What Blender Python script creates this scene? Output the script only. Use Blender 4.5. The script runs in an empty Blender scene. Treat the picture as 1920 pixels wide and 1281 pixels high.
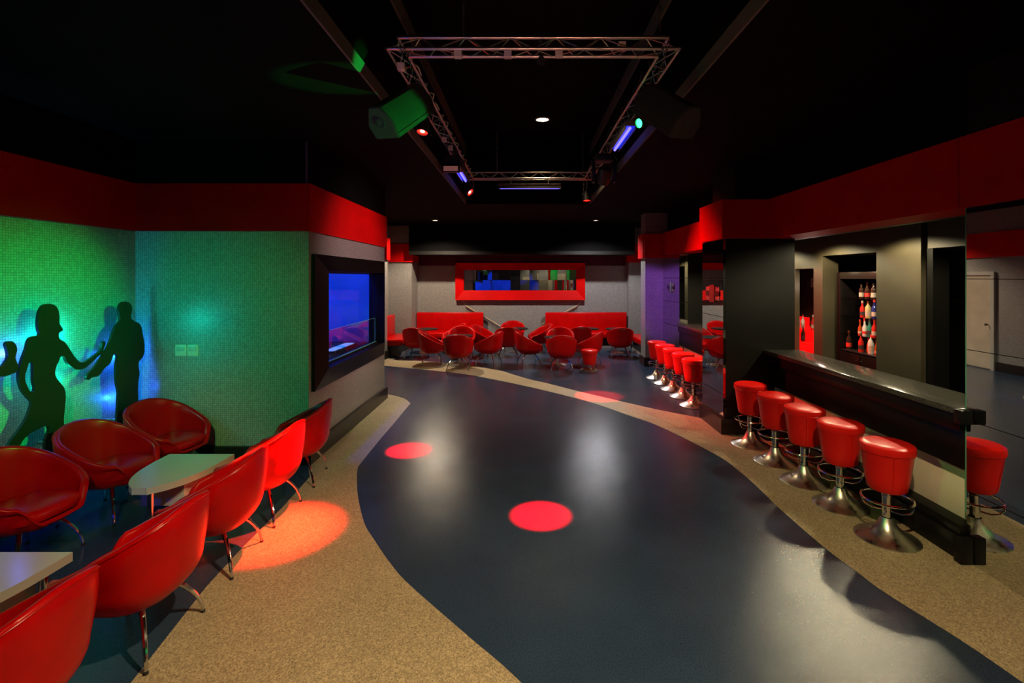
import bpy, bmesh, math, random
from mathutils import Vector, Matrix, noise
R = random.Random(7)
PI = math.pi
sc = bpy.context.scene
col = sc.collection
# ------------------------------------------------------------------ camera, world, exposure
cam_d = bpy.data.cameras.new('camera'); cam = bpy.data.objects.new('camera', cam_d); col.objects.link(cam)
cam.location = (0, 0, 2.05); cam.rotation_euler = (PI/2, 0, 0)
cam_d.sensor_width = 36; cam_d.lens = 17.25; cam_d.shift_x = -25/1920; cam_d.shift_y = -120/1920
cam_d.clip_start = .05; cam_d.clip_end = 80
sc.camera = cam
w = bpy.data.worlds.new('world'); sc.world = w; w.use_nodes = True
w.node_tree.nodes['Background'].inputs[0].default_value = (.5, .45, .4, 1)
w.node_tree.nodes['Background'].inputs[1].default_value = 0.0
sc.view_settings.view_transform = 'Standard'; sc.view_settings.look = 'None'
sc.view_settings.exposure = 0.0; sc.view_settings.gamma = 1; sc.view_settings.use_curve_mapping = False
sc.cycles.max_bounces = 8; sc.cycles.transparent_max_bounces = 12
sc.cycles.sample_clamp_indirect = 2.5; sc.cycles.sample_clamp_direct = 0
sc.cycles.caustics_refractive = False
WARM = (1, .74, .40)

def lamp(name, kind, loc, energy, color, target=None, size=.05, cone=60, blend=.3, sy=None, parent=None):
    d = bpy.data.lights.new(name, kind); d.energy = energy; d.color = color
    if kind == 'SPOT': d.spot_size = math.radians(cone); d.spot_blend = blend; d.shadow_soft_size = size
    elif kind == 'AREA':
        d.size = size
        if sy: d.shape = 'RECTANGLE'; d.size_y = sy
    else: d.shadow_soft_size = size
    o = bpy.data.objects.new(name, d); col.objects.link(o); o.location = loc
    if target is not None:
        o.rotation_euler = (Vector(target)-Vector(loc)).to_track_quat('-Z', 'Y').to_euler()
    return o
# warm downlights: one in the raised ceiling bay, two over the rear seating, more out of frame over the near floor
lamp('downlight_lamp', 'SPOT', (.29, 8.3, 4.66), 330, WARM, (.29, 8.3, 0), .08, 100, .7)
lamp('downlight_lamp', 'SPOT', (-2.35, 12.8, 3.5), 520, (1, .80, .58), (-2.35, 12.8, 0), .045, 142, .45)
lamp('downlight_lamp', 'SPOT', (1.84, 12.8, 3.5), 400, (.95, .92, .95), (1.84, 12.8, 0), .045, 142, .45)
lamp('downlight_lamp', 'SPOT', (.9, 1.3, 4.4), 950, WARM, (-.5, 2.5, 0), .06, 62, .8)
lamp('downlight_lamp', 'SPOT', (1.0, 1.0, 3.5), 420, WARM, (3.0, 3.6, .1), .05, 58, .8)
lamp('downlight_lamp', 'SPOT', (-1.4, .2, 3.5), 260, (1, .62, .3), (-3.5, 4.0, .35), .04, 36, .8)
for yy in (4.5, 5.95, 7.35, 8.9):
    lamp('bar_lamp', 'SPOT', (4.27, yy, 2.62), 115, (1, .84, .52), (4.1, yy, 0), .05, 160, .3)
# stage lamps, with unseen fill lamps added for speaker, truss, bar and seats
GREEN = (.0, 1, .10); RED = (1, 0, .004); BLUE = (0, .04, 1)
lamp('green_lamp', 'SPOT', (1.12, 4.9, 3.55), 2100, (0, 1, .06), (-4.2, 4.25, 1.45), .03, 27, 1)
lamp('green_lamp', 'SPOT', (-1.5, .9, 3.35), 430, (0, 1, .16), (-3.4, 5.2, 1.15), .04, 44, 1)
lamp('green_lamp', 'SPOT', (3.0, 3.56, .12), 3600, GREEN, (-.93, 3.70, 3.20), .03, 6.8, .4)  # added green light without a fixture, aimed only at the left speaker
lamp('green_lamp', 'SPOT', (-1.9, 1.6, 3.4), 110, (.25, 1, .3), (3.2, 4.3, .45), .04, 26, .9)  # unseen fill added to tint the bar front green
lamp('truss_wash_fill', 'SPOT', (.3, -1.2, .5), 240, (1, .42, .28), (.07, 3.6, 4.0), .05, 34, .6)  # added light behind the camera, brightens the truss front
lamp('red_lamp', 'SPOT', (-1.1, 5.15, 3.55), 52000, RED, (-1.379, 5.82, 0), .03, 8.6, .25)
lamp('red_lamp', 'SPOT', (.13, 4.02, 3.78), 52000, RED, (.133, 4.23, 0), .03, 8.2, .25)
lamp('red_lamp', 'SPOT', (1.12, 9.05, 3.40), 12000, RED, (1.29, 8.5, 0), .03, 15, .7)
lamp('red_lamp', 'SPOT', (-1.08, 4.35, 3.68), 15000, (1, .022, .008), (-1.98, 3.98, .1), .03, 17, 1)
lamp('red_lamp', 'SPOT', (-1.03, 9.02, 3.5), 2200, RED, (3.0, 8.0, 1.4), .04, 56, .9)
lamp('blue_lamp', 'SPOT', (.9, 9.0, 3.4), 520, (.42, .13, 1), (3.05, 11.36, 1.5), .05, 26, .6)
lamp('booth_wash_lamp', 'SPOT', (1.1, 6.9, 3.3), 440, (1, .62, .6), (-2.4, 7.05, 2.1), .05, 52, .9)
lamp('blue_lamp', 'SPOT', (-3.2, -.3, 2.6), 110, BLUE, (-3.2, 3.4, .3), .05, 24, .9)  # unseen blue fill added for the sheen on left seats and table
lamp('blue_lamp', 'SPOT', (-2.0, .6, .6), 60, BLUE, (-1.1, 4.2, 3.8), .05, 50, .9)  # added blue uplight without a fixture, colours the truss underside

# ------------------------------------------------------------------ materials
def mat(name, color, rough=.5, metal=0, spec=.5, emit=None, es=0, coat=0, coat_r=.1):
    m = bpy.data.materials.new(name); m.use_nodes = True
    b = m.node_tree.nodes['Principled BSDF']
    b.inputs['Base Color'].default_value = (*color, 1); b.inputs['Roughness'].default_value = rough
    b.inputs['Metallic'].default_value = metal; b.inputs['Specular IOR Level'].default_value = spec
    b.inputs['Coat Weight'].default_value = coat; b.inputs['Coat Roughness'].default_value = coat_r
    if emit: b.inputs['Emission Color'].default_value = (*emit, 1); b.inputs['Emission Strength'].default_value = es
    return m
def nodes(m):
    nt = m.node_tree
    return nt, nt.nodes, nt.links, nt.nodes['Principled BSDF']
def coords(nt, scale=(1, 1, 1)):
    t = nt.nodes.new('ShaderNodeTexCoord'); mp = nt.nodes.new('ShaderNodeMapping'); mp.inputs['Scale'].default_value = scale
    nt.links.new(t.outputs['Object'], mp.inputs[0]); return mp.outputs[0]
def tex(nt, kind, vec, scale, **kw):
    n = nt.nodes.new(kind); nt.links.new(vec, n.inputs['Vector']); n.inputs['Scale'].default_value = scale
    for k, v in kw.items(): n.inputs[k].default_value = v
    return n
def ramp(nt, src, stops):
    r = nt.nodes.new('ShaderNodeValToRGB'); nt.links.new(src, r.inputs[0])
    els = r.color_ramp.elements
    while len(els) < len(stops): els.new(.5)
    for e, (p, c) in zip(els, stops):
        e.position = p; e.color = (*c, 1) if len(c) == 3 else c
    return r.outputs[0]
def bump(nt, b, src, strength, dist=.01, base=None):
    n = nt.nodes.new('ShaderNodeBump'); n.inputs['Strength'].default_value = strength; n.inputs['Distance'].default_value = dist
    nt.links.new(src, n.inputs['Height'])
    if base: nt.links.new(base, n.inputs['Normal'])
    nt.links.new(n.outputs[0], b.inputs['Normal']); return n.outputs[0]
def mix(nt, f, a, b_, mode='MIX'):
    n = nt.nodes.new('ShaderNodeMix'); n.data_type = 'RGBA'; n.blend_type = mode
    if isinstance(f, float): n.inputs[0].default_value = f
    else: nt.links.new(f, n.inputs[0])
    for i, v in ((6, a), (7, b_)):
        if isinstance(v, tuple): n.inputs[i].default_value = (*v, 1)
        else: nt.links.new(v, n.inputs[i])
    return n.outputs[2]

def leather(name, c, c2):
    m = mat(name, c, .30, spec=.2); nt, N, L, b = nodes(m)
    v = coords(nt); n = tex(nt, 'ShaderNodeTexNoise', v, 5, Detail=3)
    L.new(mix(nt, ramp(nt, n.outputs['Fac'], [(.35, (0, 0, 0)), (.7, (1, 1, 1))]), c, c2), b.inputs['Base Color'])
    f = tex(nt, 'ShaderNodeTexVoronoi', v, 260); f2 = tex(nt, 'ShaderNodeTexNoise', v, 18, Detail=2)
    n1 = bump(nt, b, f.outputs['Distance'], .06, .002); bump(nt, b, f2.outputs['Fac'], .10, .01, n1)
    return m
M_RED = leather('red_leather', (.47, .001, .001), (.38, .001, .001))
M_REDC = leather('red_cushion_leather', (.50, .001, .001), (.40, .001, .001))
M_STOOL = leather('red_stool_vinyl', (.70, .012, .008), (.60, .008, .005))

def floor_mats():
    m = mat('blue_vinyl', (.02, .03, .05), .34, spec=.5); nt, N, L, b = nodes(m)
    v = coords(nt); n1 = tex(nt, 'ShaderNodeTexNoise', v, .9, Detail=5, Roughness=.6)
    n2 = tex(nt, 'ShaderNodeTexNoise', v, 120, Detail=6, Roughness=.8)
    base = mix(nt, ramp(nt, n1.outputs['Fac'], [(.3, (0, 0, 0)), (.7, (1, 1, 1))]), (.018, .034, .062), (.026, .048, .088))
    flecks = ramp(nt, n2.outputs['Fac'], [(.38, (.62, .62, .62)), (.62, (1.4, 1.4, 1.4))])
    L.new(mix(nt, 1.0, base, flecks, 'MULTIPLY'), b.inputs['Base Color'])
    vs = coords(nt, (1, 1, 1)); sm = tex(nt, 'ShaderNodeTexNoise', vs, 2.2, Detail=6, Roughness=.65)
    L.new(ramp(nt, sm.outputs['Fac'], [(.3, (.19,)*3), (.7, (.23,)*3)]), b.inputs['Roughness'])
    a = tex(nt, 'ShaderNodeTexNoise', coords(nt, (1, 1.8, 1)), 55, Detail=6, Roughness=.75)
    c = tex(nt, 'ShaderNodeTexNoise', v, 150, Detail=2)
    q = bump(nt, b, a.outputs['Fac'], .22, .004); bump(nt, b, c.outputs['Fac'], .12, .003, q)
    g = mat('beige_vinyl', (.3, .24, .16), .5, spec=.35); nt, N, L, b = nodes(g)
    v = coords(nt); n2 = tex(nt, 'ShaderNodeTexVoronoi', v, 130); n3 = tex(nt, 'ShaderNodeTexNoise', v, 90, Detail=3)
    n1 = tex(nt, 'ShaderNodeTexNoise', v, 1.5, Detail=4)
    base = mix(nt, ramp(nt, n1.outputs['Fac'], [(.3, (0, 0, 0)), (.7, (1, 1, 1))]), (.30, .235, .14), (.37, .295, .18))
    sp = ramp(nt, n2.outputs['Color'], [(.0, (.55,)*3), (.25, (.8,)*3), (.5, (1,)*3), (.9, (1.5,)*3)])
    b1 = mix(nt, 1.0, base, sp, 'MULTIPLY')
    dk = ramp(nt, n3.outputs['Fac'], [(.3, (.45,)*3), (.42, (1,)*3)])
    L.new(mix(nt, 1.0, b1, dk, 'MULTIPLY'), b.inputs['Base Color'])
    bump(nt, b, n3.outputs['Fac'], .1, .003)
    return m, g
M_BLUE, M_BEIGE = floor_mats()

def mosaic(name, c):
    m = mat(name, c, .33, spec=.5); nt, N, L, b = nodes(m)
    t = nt.nodes.new('ShaderNodeTexCoord')
    geo = nt.nodes.new('ShaderNodeNewGeometry'); sep = nt.nodes.new('ShaderNodeSeparateXYZ'); sn = nt.nodes.new('ShaderNodeSeparateXYZ')
    L.new(t.outputs['Object'], sep.inputs[0]); L.new(geo.outputs['True Normal'], sn.inputs[0])
    ad = nt.nodes.new('ShaderNodeMath'); ad.operation = 'ADD'; L.new(sep.outputs[0], ad.inputs[0]); L.new(sep.outputs[1], ad.inputs[1])
    cb = nt.nodes.new('ShaderNodeCombineXYZ'); L.new(ad.outputs[0], cb.inputs[0]); L.new(sep.outputs[2], cb.inputs[1])
    br = nt.nodes.new('ShaderNodeTexBrick'); L.new(cb.outputs[0], br.inputs['Vector'])
    br.offset = 0; br.inputs['Scale'].default_value = 1; br.inputs['Brick Width'].default_value = .022; br.inputs['Row Height'].default_value = .022
    br.inputs['Mortar Size'].default_value = .0022; br.inputs['Mortar Smooth'].default_value = .3; br.inputs['Bias'].default_value = 0
    k = .78
    br.inputs['Color1'].default_value = (*[x*1.12 for x in c], 1); br.inputs['Color2'].default_value = (*[x*k for x in c], 1)
    br.inputs['Mortar'].default_value = (*[x*.45 for x in c], 1)
    L.new(br.outputs['Color'], b.inputs['Base Color'])
    bump(nt, b, br.outputs['Fac'], -.35, .004)
    return m
M_MOS = mosaic('grey_mosaic', (.27, .26, .245))

def painted(name, c, rough, c2=None, bs=.05, spec=.4):
    m = mat(name, c, rough, spec=spec); nt, N, L, b = nodes(m)
    v = coords(nt); n = tex(nt, 'ShaderNodeTexNoise', v, 2.5, Detail=5)
    c2 = c2 or tuple(x*.8 for x in c)
    L.new(mix(nt, ramp(nt, n.outputs['Fac'], [(.35, (0, 0, 0)), (.65, (1, 1, 1))]), c, c2), b.inputs['Base Color'])
    f = tex(nt, 'ShaderNodeTexNoise', v, 60, Detail=3); bump(nt, b, f.outputs['Fac'], bs, .004)
    return m
M_FASC = painted('red_fascia_paint', (.55, .001, .001), .5, (.48, .001, .001), spec=.07)
M_FASC2 = painted('dark_plum_paint', (.085, .010, .03), .6, spec=.15)
M_BLACKW = painted('black_wall_paint', (.0055, .0052, .004), .45, (.004, .004, .0035), spec=.25)
M_CEIL = painted('black_ceiling_paint', (.0022, .002, .002), .8, spec=.05)
M_LIP = painted('grey_lip_paint', (.10, .095, .08), .7)
M_TAUPE = painted('taupe_bar_paint', (.050, .041, .022), .55, (.038, .031, .017))
M_BASE = painted('black_skirting', (.014, .012, .010), .3)
M_GLOSS = painted('black_gloss_laminate', (.005, .005, .005), .32, bs=.01, spec=.2)
M_FRAME = painted('black_lacquer_frame', (.006, .004, .004), .35, bs=.02, spec=.15)
M_CREAM = painted('cream_panel', (.72, .68, .50), .4)
M_DOOR = painted('cream_door_paint', (.52, .44, .33), .5)
M_GRAY = painted('grey_paint', (.20, .19, .18), .6)
def granite():
    m = mat('black_granite', (.02, .02, .018), .15, spec=.2); nt, N, L, b = nodes(m)
    v = coords(nt); n = tex(nt, 'ShaderNodeTexVoronoi', v, 170); n2 = tex(nt, 'ShaderNodeTexNoise', v, 220, Detail=2)
    c = ramp(nt, n2.outputs['Fac'], [(.35, (.012,)*3), (.6, (.07, .07, .06)), (.75, (.16, .15, .13))]); L.new(c, b.inputs['Base Color'])
    return m
M_GRAN = granite()
M_CHROME = mat('chrome', (.75, .74, .70), .10, 1)
def brushed():
    m = mat('worn_steel', (.62, .59, .50), .30, 1); nt, N, L, b = nodes(m)
    v = coords(nt); n = tex(nt, 'ShaderNodeTexNoise', v, 14, Detail=5)
    L.new(ramp(nt, n.outputs['Fac'], [(.3, (.24,)*3), (.7, (.42,)*3)]), b.inputs['Roughness'])
    L.new(ramp(nt, n.outputs['Fac'], [(.28, (.30, .27, .2)), (.45, (.62, .59, .50))]), b.inputs['Base Color'])
    return m
M_STEEL = brushed()
M_ALU = mat('truss_aluminium', (.62, .58, .54), .32, 1)
M_MIRROR = mat('mirror_silver', (.72, .74, .72), .015, 1)
M_RUB = mat('black_rubber', (.012, .012, .012), .6)
M_PLB = mat('black_plastic', (.014, .014, .014), .4)
M_CAB = painted('speaker_cabinet_black', (.026, .026, .026), .6, bs=.1, spec=.2)
M_WHITE = painted('white_laminate', (.42, .41, .37), .22, (.40, .39, .35), .01)
M_PLW = mat('ivory_plastic', (.55, .52, .42), .4)
M_TOP = mat('black_table_laminate', (.008, .008, .008), .45, spec=.2)
M_SIL = mat('silhouette_black_board', (.010, .010, .010), .32, spec=.4)
M_WOOD = painted('pale_wood', (.42, .31, .20), .45)
M_LAMP = mat('lamp_lens_white', (1, 1, 1), .5, emit=(1, .86, .6), es=14)
M_LRED = mat('lamp_lens_red', (.5, 0, 0), .4, emit=(1, .01, .005), es=9)
M_LRED2 = mat('lamp_filament_red', (.5, 0, 0), .4, emit=(1, .25, .2), es=16)
M_LGRN = mat('lamp_lens_green', (0, .5, .1), .4, emit=(.02, 1, .18), es=10)
M_UV = mat('uv_tube', (.1, .1, .5), .4, emit=(.14, .11, 1), es=3)
M_UV2 = mat('uv_filter_glass', (.02, .03, .4), .2, emit=(.004, .03, 1), es=.75)
M_GLOWRED = mat('backlit_red_acrylic', (.7, .0, .0), .3, emit=(1, .005, .004), es=.75)
M_BOTW = mat('clear_bottle_glass', (.62, .62, .60), .08, spec=.8)
M_BOTD = mat('dark_bottle_glass', (.03, .015, .01), .08, spec=.8)
M_BOTA = mat('amber_liquor_glass', (.35, .06, .01), .08, spec=.8)
M_BOTR = mat('red_liquor_glass', (.5, .02, .015), .08, spec=.8)
M_BOTG = mat('teal_bottle_glass', (.03, .20, .15), .08, spec=.8)
M_BOTB = mat('dark_blue_glass', (.02, .03, .18), .08, spec=.8)
M_BOTY = mat('straw_liquor_glass', (.5, .42, .2), .08, spec=.8)
M_LBLW = mat('white_label_paper', (.40, .36, .30), .6)
M_LBLR = mat('red_label_paper', (.6, .03, .02), .6)
M_LBLB = mat('black_label_paper', (.03, .03, .03), .5)
M_GOLD = mat('gold_cap', (.6, .4, .12), .3, 1)
M_DJW = painted('booth_wall_paint', (.45, .45, .46), .45)
M_SCREEN = mat('lit_blue_screen', (.02, .05, .2), .3, emit=(.02, .25, 1), es=2.2)
M_SCREENW = mat('lit_white_keys', (.3, .3, .5), .3, emit=(.25, .4, 1), es=1.6)
def glass(name, refl=.10, k=.9):
    m = bpy.data.materials.new(name); m.use_nodes = True; nt = m.node_tree; nt.nodes.clear()
    o = nt.nodes.new('ShaderNodeOutputMaterial'); mx = nt.nodes.new('ShaderNodeMixShader')
    t = nt.nodes.new('ShaderNodeBsdfTransparent'); g = nt.nodes.new('ShaderNodeBsdfGlossy'); f = nt.nodes.new('ShaderNodeMath'); lw = nt.nodes.new('ShaderNodeLayerWeight'); pw_ = nt.nodes.new('ShaderNodeMath')
    t.inputs[0].default_value = (.90, .94, .93, 1); g.inputs['Roughness'].default_value = .01; lw.inputs[0].default_value = .5; pw_.operation = 'POWER'; pw_.inputs[1].default_value = 4.5; f.operation = 'MULTIPLY_ADD'; f.inputs[1].default_value = k; f.inputs[2].default_value = refl*.4
    nt.links.new(lw.outputs['Facing'], pw_.inputs[0]); nt.links.new(pw_.outputs[0], f.inputs[0])
    nt.links.new(f.outputs[0], mx.inputs[0]); nt.links.new(t.outputs[0], mx.inputs[1]); nt.links.new(g.outputs[0], mx.inputs[2]); nt.links.new(mx.outputs[0], o.inputs[0])
    return m
M_GLASS = glass('clear_glass', .03, .10)
M_GEDGE = mat('green_glass_edge', (.10, .35, .22), .15)

# ------------------------------------------------------------------ helpers
def thing(name, label, cat, loc=(0, 0, 0), rz=0, group=None):
    o = bpy.data.objects.new(name, None); col.objects.link(o); o.empty_display_size = .1
    o.location = loc; o.rotation_euler = (0, 0, rz); o['label'] = label; o['category'] = cat
    if group: o['group'] = group
    return o
def tag(o, label, cat, group=None):
    o['label'] = label; o['category'] = cat
    if group: o['group'] = group
    return o
def link(name, me, m, parent=None, world=False, smooth=False):
    me.materials.clear(); me.materials.append(m)
    if smooth:
        for p in me.polygons: p.use_smooth = True
        if hasattr(me, 'set_sharp_from_angle'): me.set_sharp_from_angle(angle=math.radians(42))
    o = bpy.data.objects.new(name, me); col.objects.link(o)
    if parent:
        o.parent = parent
        if world: me.transform(Matrix.Translation(-Vector(parent.location)))
    return o
def from_bm(name, bm, m, parent=None, world=False, smooth=False):
    me = bpy.data.meshes.new(name); bmesh.ops.recalc_face_normals(bm, faces=bm.faces[:]); bm.to_mesh(me); bm.free()
    return link(name, me, m, parent, world, smooth)
def bm_box(bm, x, y, z, mtx=None):
    vs = [bm.verts.new((a, b, c)) for a in x for b in y for c in z]
    for f in ((0, 1, 3, 2), (4, 6, 7, 5), (0, 4, 5, 1), (2, 3, 7, 6), (0, 2, 6, 4), (1, 5, 7, 3)):
        bm.faces.new([vs[i] for i in f])
    if mtx:
        for v in vs: v.co = mtx @ v.co
    return vs
def box(name, x, y, z, m, parent=None, bev=0, world=False, mtx=None, seg=2):
    bm = bmesh.new(); bm_box(bm, x, y, z)
    if bev: bmesh.ops.bevel(bm, geom=bm.edges[:], offset=bev, segments=seg, affect='EDGES', profile=.5)
    if mtx: bm.transform(mtx)
    return from_bm(name, bm, m, parent, world, bool(bev))
def struct(name, x, y, z, m, parent=None, bev=0):
    o = box(name, x, y, z, m, parent, bev, world=False)
    if not parent: o['kind'] = 'structure'
    return o
def bm_lathe(bm, prof, n=32, c=(0, 0, 0), mtx=None, cap=True):
    rings = []
    for r, z in prof:
        rings.append([bm.verts.new((c[0]+r*math.cos(2*PI*i/n), c[1]+r*math.sin(2*PI*i/n), c[2]+z)) for i in range(n)])
    for a, b in zip(rings, rings[1:]):
        for i in range(n): bm.faces.new((a[i], a[(i+1) % n], b[(i+1) % n], b[i]))
    if cap:
        if prof[0][0] > 1e-4: bm.faces.new(rings[0][::-1])
        if prof[-1][0] > 1e-4: bm.faces.new(rings[-1])
    if mtx:
        for rg in rings:
            for v in rg: v.co = mtx @ v.co
def lathe(name, prof, m, parent=None, n=32, c=(0, 0, 0), mtx=None, world=False, cap=True):
    bm = bmesh.new(); bm_lathe(bm, prof, n, c, mtx, cap)
    return from_bm(name, bm, m, parent, world, True)
def bm_tube(bm, pts, rad, n=8, closed=False):
    pts = [Vector(p) for p in pts]; k = len(pts)
    rads = rad if isinstance(rad, (list, tuple)) else [rad]*k
    rings = []; prev = None
    for i, p in enumerate(pts):
        if closed: t = pts[(i+1) % k]-pts[i-1]
        else: t = pts[min(i+1, k-1)]-pts[max(i-1, 0)]
        t.normalize()
        u = prev if prev is not None else (Vector((0, 0, 1)) if abs(t.z) < .9 else Vector((1, 0, 0)))
        u = (u-t*u.dot(t)); u.normalize(); prev = u; v = t.cross(u)
        rings.append([bm.verts.new(p+(u*math.cos(2*PI*j/n)+v*math.sin(2*PI*j/n))*rads[i]) for j in range(n)])
    prs = list(zip(rings, rings[1:]))+([(rings[-1], rings[0])] if closed else [])
    for a, b in prs:
        for j in range(n): bm.faces.new((a[j], a[(j+1) % n], b[(j+1) % n], b[j]))
    if not closed:
        bm.faces.new(rings[0][::-1]); bm.faces.new(rings[-1])
def tube(name, pts, rad, m, parent=None, n=8, closed=False, world=False):
    bm = bmesh.new(); bm_tube(bm, pts, rad, n, closed)
    return from_bm(name, bm, m, parent, world, True)
def prism(name, poly, lo, hi, m, parent=None, world=False, mp=lambda a, b, h: (a, b, h), bev=0, smooth=False):
    bm = bmesh.new(); a = [bm.verts.new(mp(x, y, lo)) for x, y in poly]; b = [bm.verts.new(mp(x, y, hi)) for x, y in poly]
    k = len(a)
    if k > 12:
        from mathutils.geometry import tessellate_polygon
        for tri in tessellate_polygon([[Vector((x, y, 0)) for x, y in poly]]):
            for q in (a, b):
                try: bm.faces.new([q[i] for i in tri])
                except ValueError: pass
    else: bm.faces.new(a); bm.faces.new(b[::-1])
    for i in range(k): bm.faces.new((a[i], a[(i+1) % k], b[(i+1) % k], b[i]))
    if bev and k <= 12: bmesh.ops.bevel(bm, geom=bm.edges[:], offset=bev, segments=2, affect='EDGES')
    bmesh.ops.triangulate(bm, faces=[f for f in bm.faces if len(f.verts) > 4])
    return from_bm(name, bm, m, parent, world, smooth)
def smooth_curve(pts, sub=6):
    out = []
    P = [Vector((a, b, 0)) for a, b in pts]
    for i in range(len(P)-1):
        p0 = P[max(i-1, 0)]; p1 = P[i]; p2 = P[i+1]; p3 = P[min(i+2, len(P)-1)]
        for s in range(sub):
            t = s/sub
            q = .5*((2*p1)+(-p0+p2)*t+(2*p0-5*p1+4*p2-p3)*t*t+(-p0+3*p1-3*p2+p3)*t**3)
            out.append((q.x, q.y))
    out.append(pts[-1]); return out
def dup(root, loc, rz, label, group=None):
    r = root.copy(); col.objects.link(r); r.location = loc; r.rotation_euler = (0, 0, rz); r['label'] = label
    if group: r['group'] = group
    for ch in list(root.children):
        c = ch.copy(); col.objects.link(c); c.parent = r
        for g in list(ch.children):
            d = g.copy(); col.objects.link(d); d.parent = c
    return r

# ------------------------------------------------------------------ floor
fl = struct('floor', (-6.5, 7.5), (-5.2, 15.3), (-.1, 0), M_BLUE)
left_edge = [(-1.62, .2), (-1.80, 1.3), (-1.993, 2.478), (-2.114, 3.252), (-2.141, 3.648), (-2.164, 4.356), (-2.214, 5.043), (-2.385, 5.38)]
right_a = smooth_curve([(1.3, 1.0), (.62, 1.7), (-.019, 2.478), (-.319, 2.794), (-.771, 3.269), (-.96, 3.506), (-1.177, 3.826), (-1.351, 4.109), (-1.574, 4.611), (-1.741, 5.07), (-1.813, 5.313)])
right_b = smooth_curve([(-1.813, 5.313), (-1.834, 6.026), (-1.85, 7.037), (-1.87, 7.99)])
right_c = smooth_curve([(-1.87, 7.99), (-2.02, 8.26), (-2.21, 8.46), (-2.44, 8.62)])
poly = left_edge + [(-2.38, 8.4)] + right_c[::-1][:] + right_b[::-1][1:] + right_a[::-1][1:] + [(1.6, .2)]
prism('beige_inlay', poly, 0, .002, M_BEIGE, fl)
bu = smooth_curve([(-3.95, 12.6), (-3.0, 12.2), (-2.0, 11.8), (-1.031, 11.2), (-.557, 10.8), (-.28, 10.4), (.086, 9.874), (.443, 9.477), (1.05, 8.72), (1.694, 7.992), (2.083, 7.574), (2.414, 7.282), (2.56, 7.144)])
bl = smooth_curve([(-3.95, 11.8), (-3.28, 11.40), (-1.891, 10.74), (-1.276, 10.40), (-.738, 9.95), (.149, 9.111), (1.016, 8.129), (1.543, 7.282), (1.852, 6.736), (2.199, 5.698), (2.264, 5.181), (2.268, 4.775), (2.255, 4.386), (2.262, 3.929), (2.276, 3.641), (2.309, 3.41), (2.338, 3.197), (2.46, 2.774), (2.517, 2.485), (2.62, 1.9), (2.62, .2)])
prism('beige_inlay', bu + [(2.56, 6.44), (3.19, 6.44), (3.19, .2)] + bl[::-1], 0, .002, M_BEIGE, fl)
for x0, y0, x1, y1 in ((1.6, 8.1, 2.3, 6.1), (2.0, 7.66, 2.75, 6.2), (1.9, 6.75, 2.6, 6.5)):
    d = Vector((x1-x0, y1-y0, 0)); n_ = Vector((-d.y, d.x, 0)).normalized()*.0015
    prism('floor_seam', [(x0+n_.x, y0+n_.y), (x1+n_.x, y1+n_.y), (x1-n_.x, y1-n_.y), (x0-n_.x, y0-n_.y)], .0019, .0024, M_BASE, fl)
# ------------------------------------------------------------------ walls
struct('wall_left', (-4.45, -4.29), (-5, 5.4), (0, 3.55), M_MOS)
wb = struct('wall_booth', (-4.29, -2.385), (5.4, 5.55), (0, 3.55), M_MOS)
# side wall of the booth with the window opening
ws = struct('wall_booth_side', (-2.52, -2.385), (5.55, 5.68), (0, 3.55), M_MOS)
struct('wall_booth_side.001', (-2.52, -2.385), (7.93, 8.31), (0, 3.55), M_MOS)
struct('wall_booth_side.002', (-2.52, -2.385), (5.68, 7.93), (0, 1.0), M_MOS)
struct('wall_booth_side.003', (-2.52, -2.385), (5.68, 7.93), (2.12, 3.55), M_MOS)
struct('wall_booth_back', (-4.1, -2.52), (8.16, 8.31), (0, 3.55), M_DJW)
struct('wall_booth_inner', (-4.1, -3.95), (5.55, 8.16), (0, 3.55), M_DJW)
wl2 = struct('wall_left_rear', (-4.1, -3.95), (8.31, 15.15), (0, 3.55), M_MOS)
struct('wall_back', (-3.95, 3.7), (15.0, 15.15), (0, 3.55), M_MOS)
struct('wall_right_rear', (3.55, 3.7), (11.8, 15.0), (0, 3.55), M_MOS)
struct('pillar_left_rear', (-3.95, -3.29), (14.2, 15.0), (0, 3.55), M_MOS)
struct('pilaster_left', (-3.95, -3.52), (12.3, 12.52), (0, 3.55), M_MOS)
struct('pillar_right_rear', (3.10, 3.55), (14.72, 15.0), (0, 3.55), M_MOS)
struct('pillar_violet', (2.78, 3.55), (11.36, 11.8), (0, 3.55), M_MOS)
struct('baseboard_pillar', (2.74, 3.185), (11.32, 11.36), (0, .2), M_BASE)
struct('baseboard_pillar.001', (2.74, 2.78), (11.36, 11.8), (0, .2), M_BASE)
struct('baseboard_booth', (-4.29, -2.34), (5.355, 5.4), (0, .2), M_BASE)
struct('baseboard_side', (-2.385, -2.34), (5.4, 8.35), (0, .2), M_BASE)
struct('baseboard_left', (-4.29, -4.26), (-5, 5.35), (0, .2), M_BASE)
struct('baseboard_rear', (-3.95, -3.92), (8.31, 10.75), (0, .2), M_BASE)
struct('baseboard_rear.001', (-3.52, -3.48), (12.26, 12.52), (0, .2), M_BASE)
# bar side
wr = struct('wall_right_mirror', (3.205, 3.60), (-5, 3.555), (0, 3.55), M_BLACKW)
pw = struct('pillar_bar', (2.63, 3.535), (6.44, 7.2), (0, 2.56), M_BLACKW)
struct('baseboard_bar', (2.555, 3.12), (6.40, 6.44), (0, .2), M_BASE)
struct('baseboard_bar.001', (2.555, 2.60), (6.44, 7.22), (0, .2), M_BASE)
wf = struct('wall_bar_far', (3.20, 3.36), (10.16, 11.36), (0, 2.555), M_BLACKW)
struct('wall_bulkhead', (3.56, 3.7), (3.55, 11.4), (2.56, 3.55), M_BLACKW)
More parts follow.
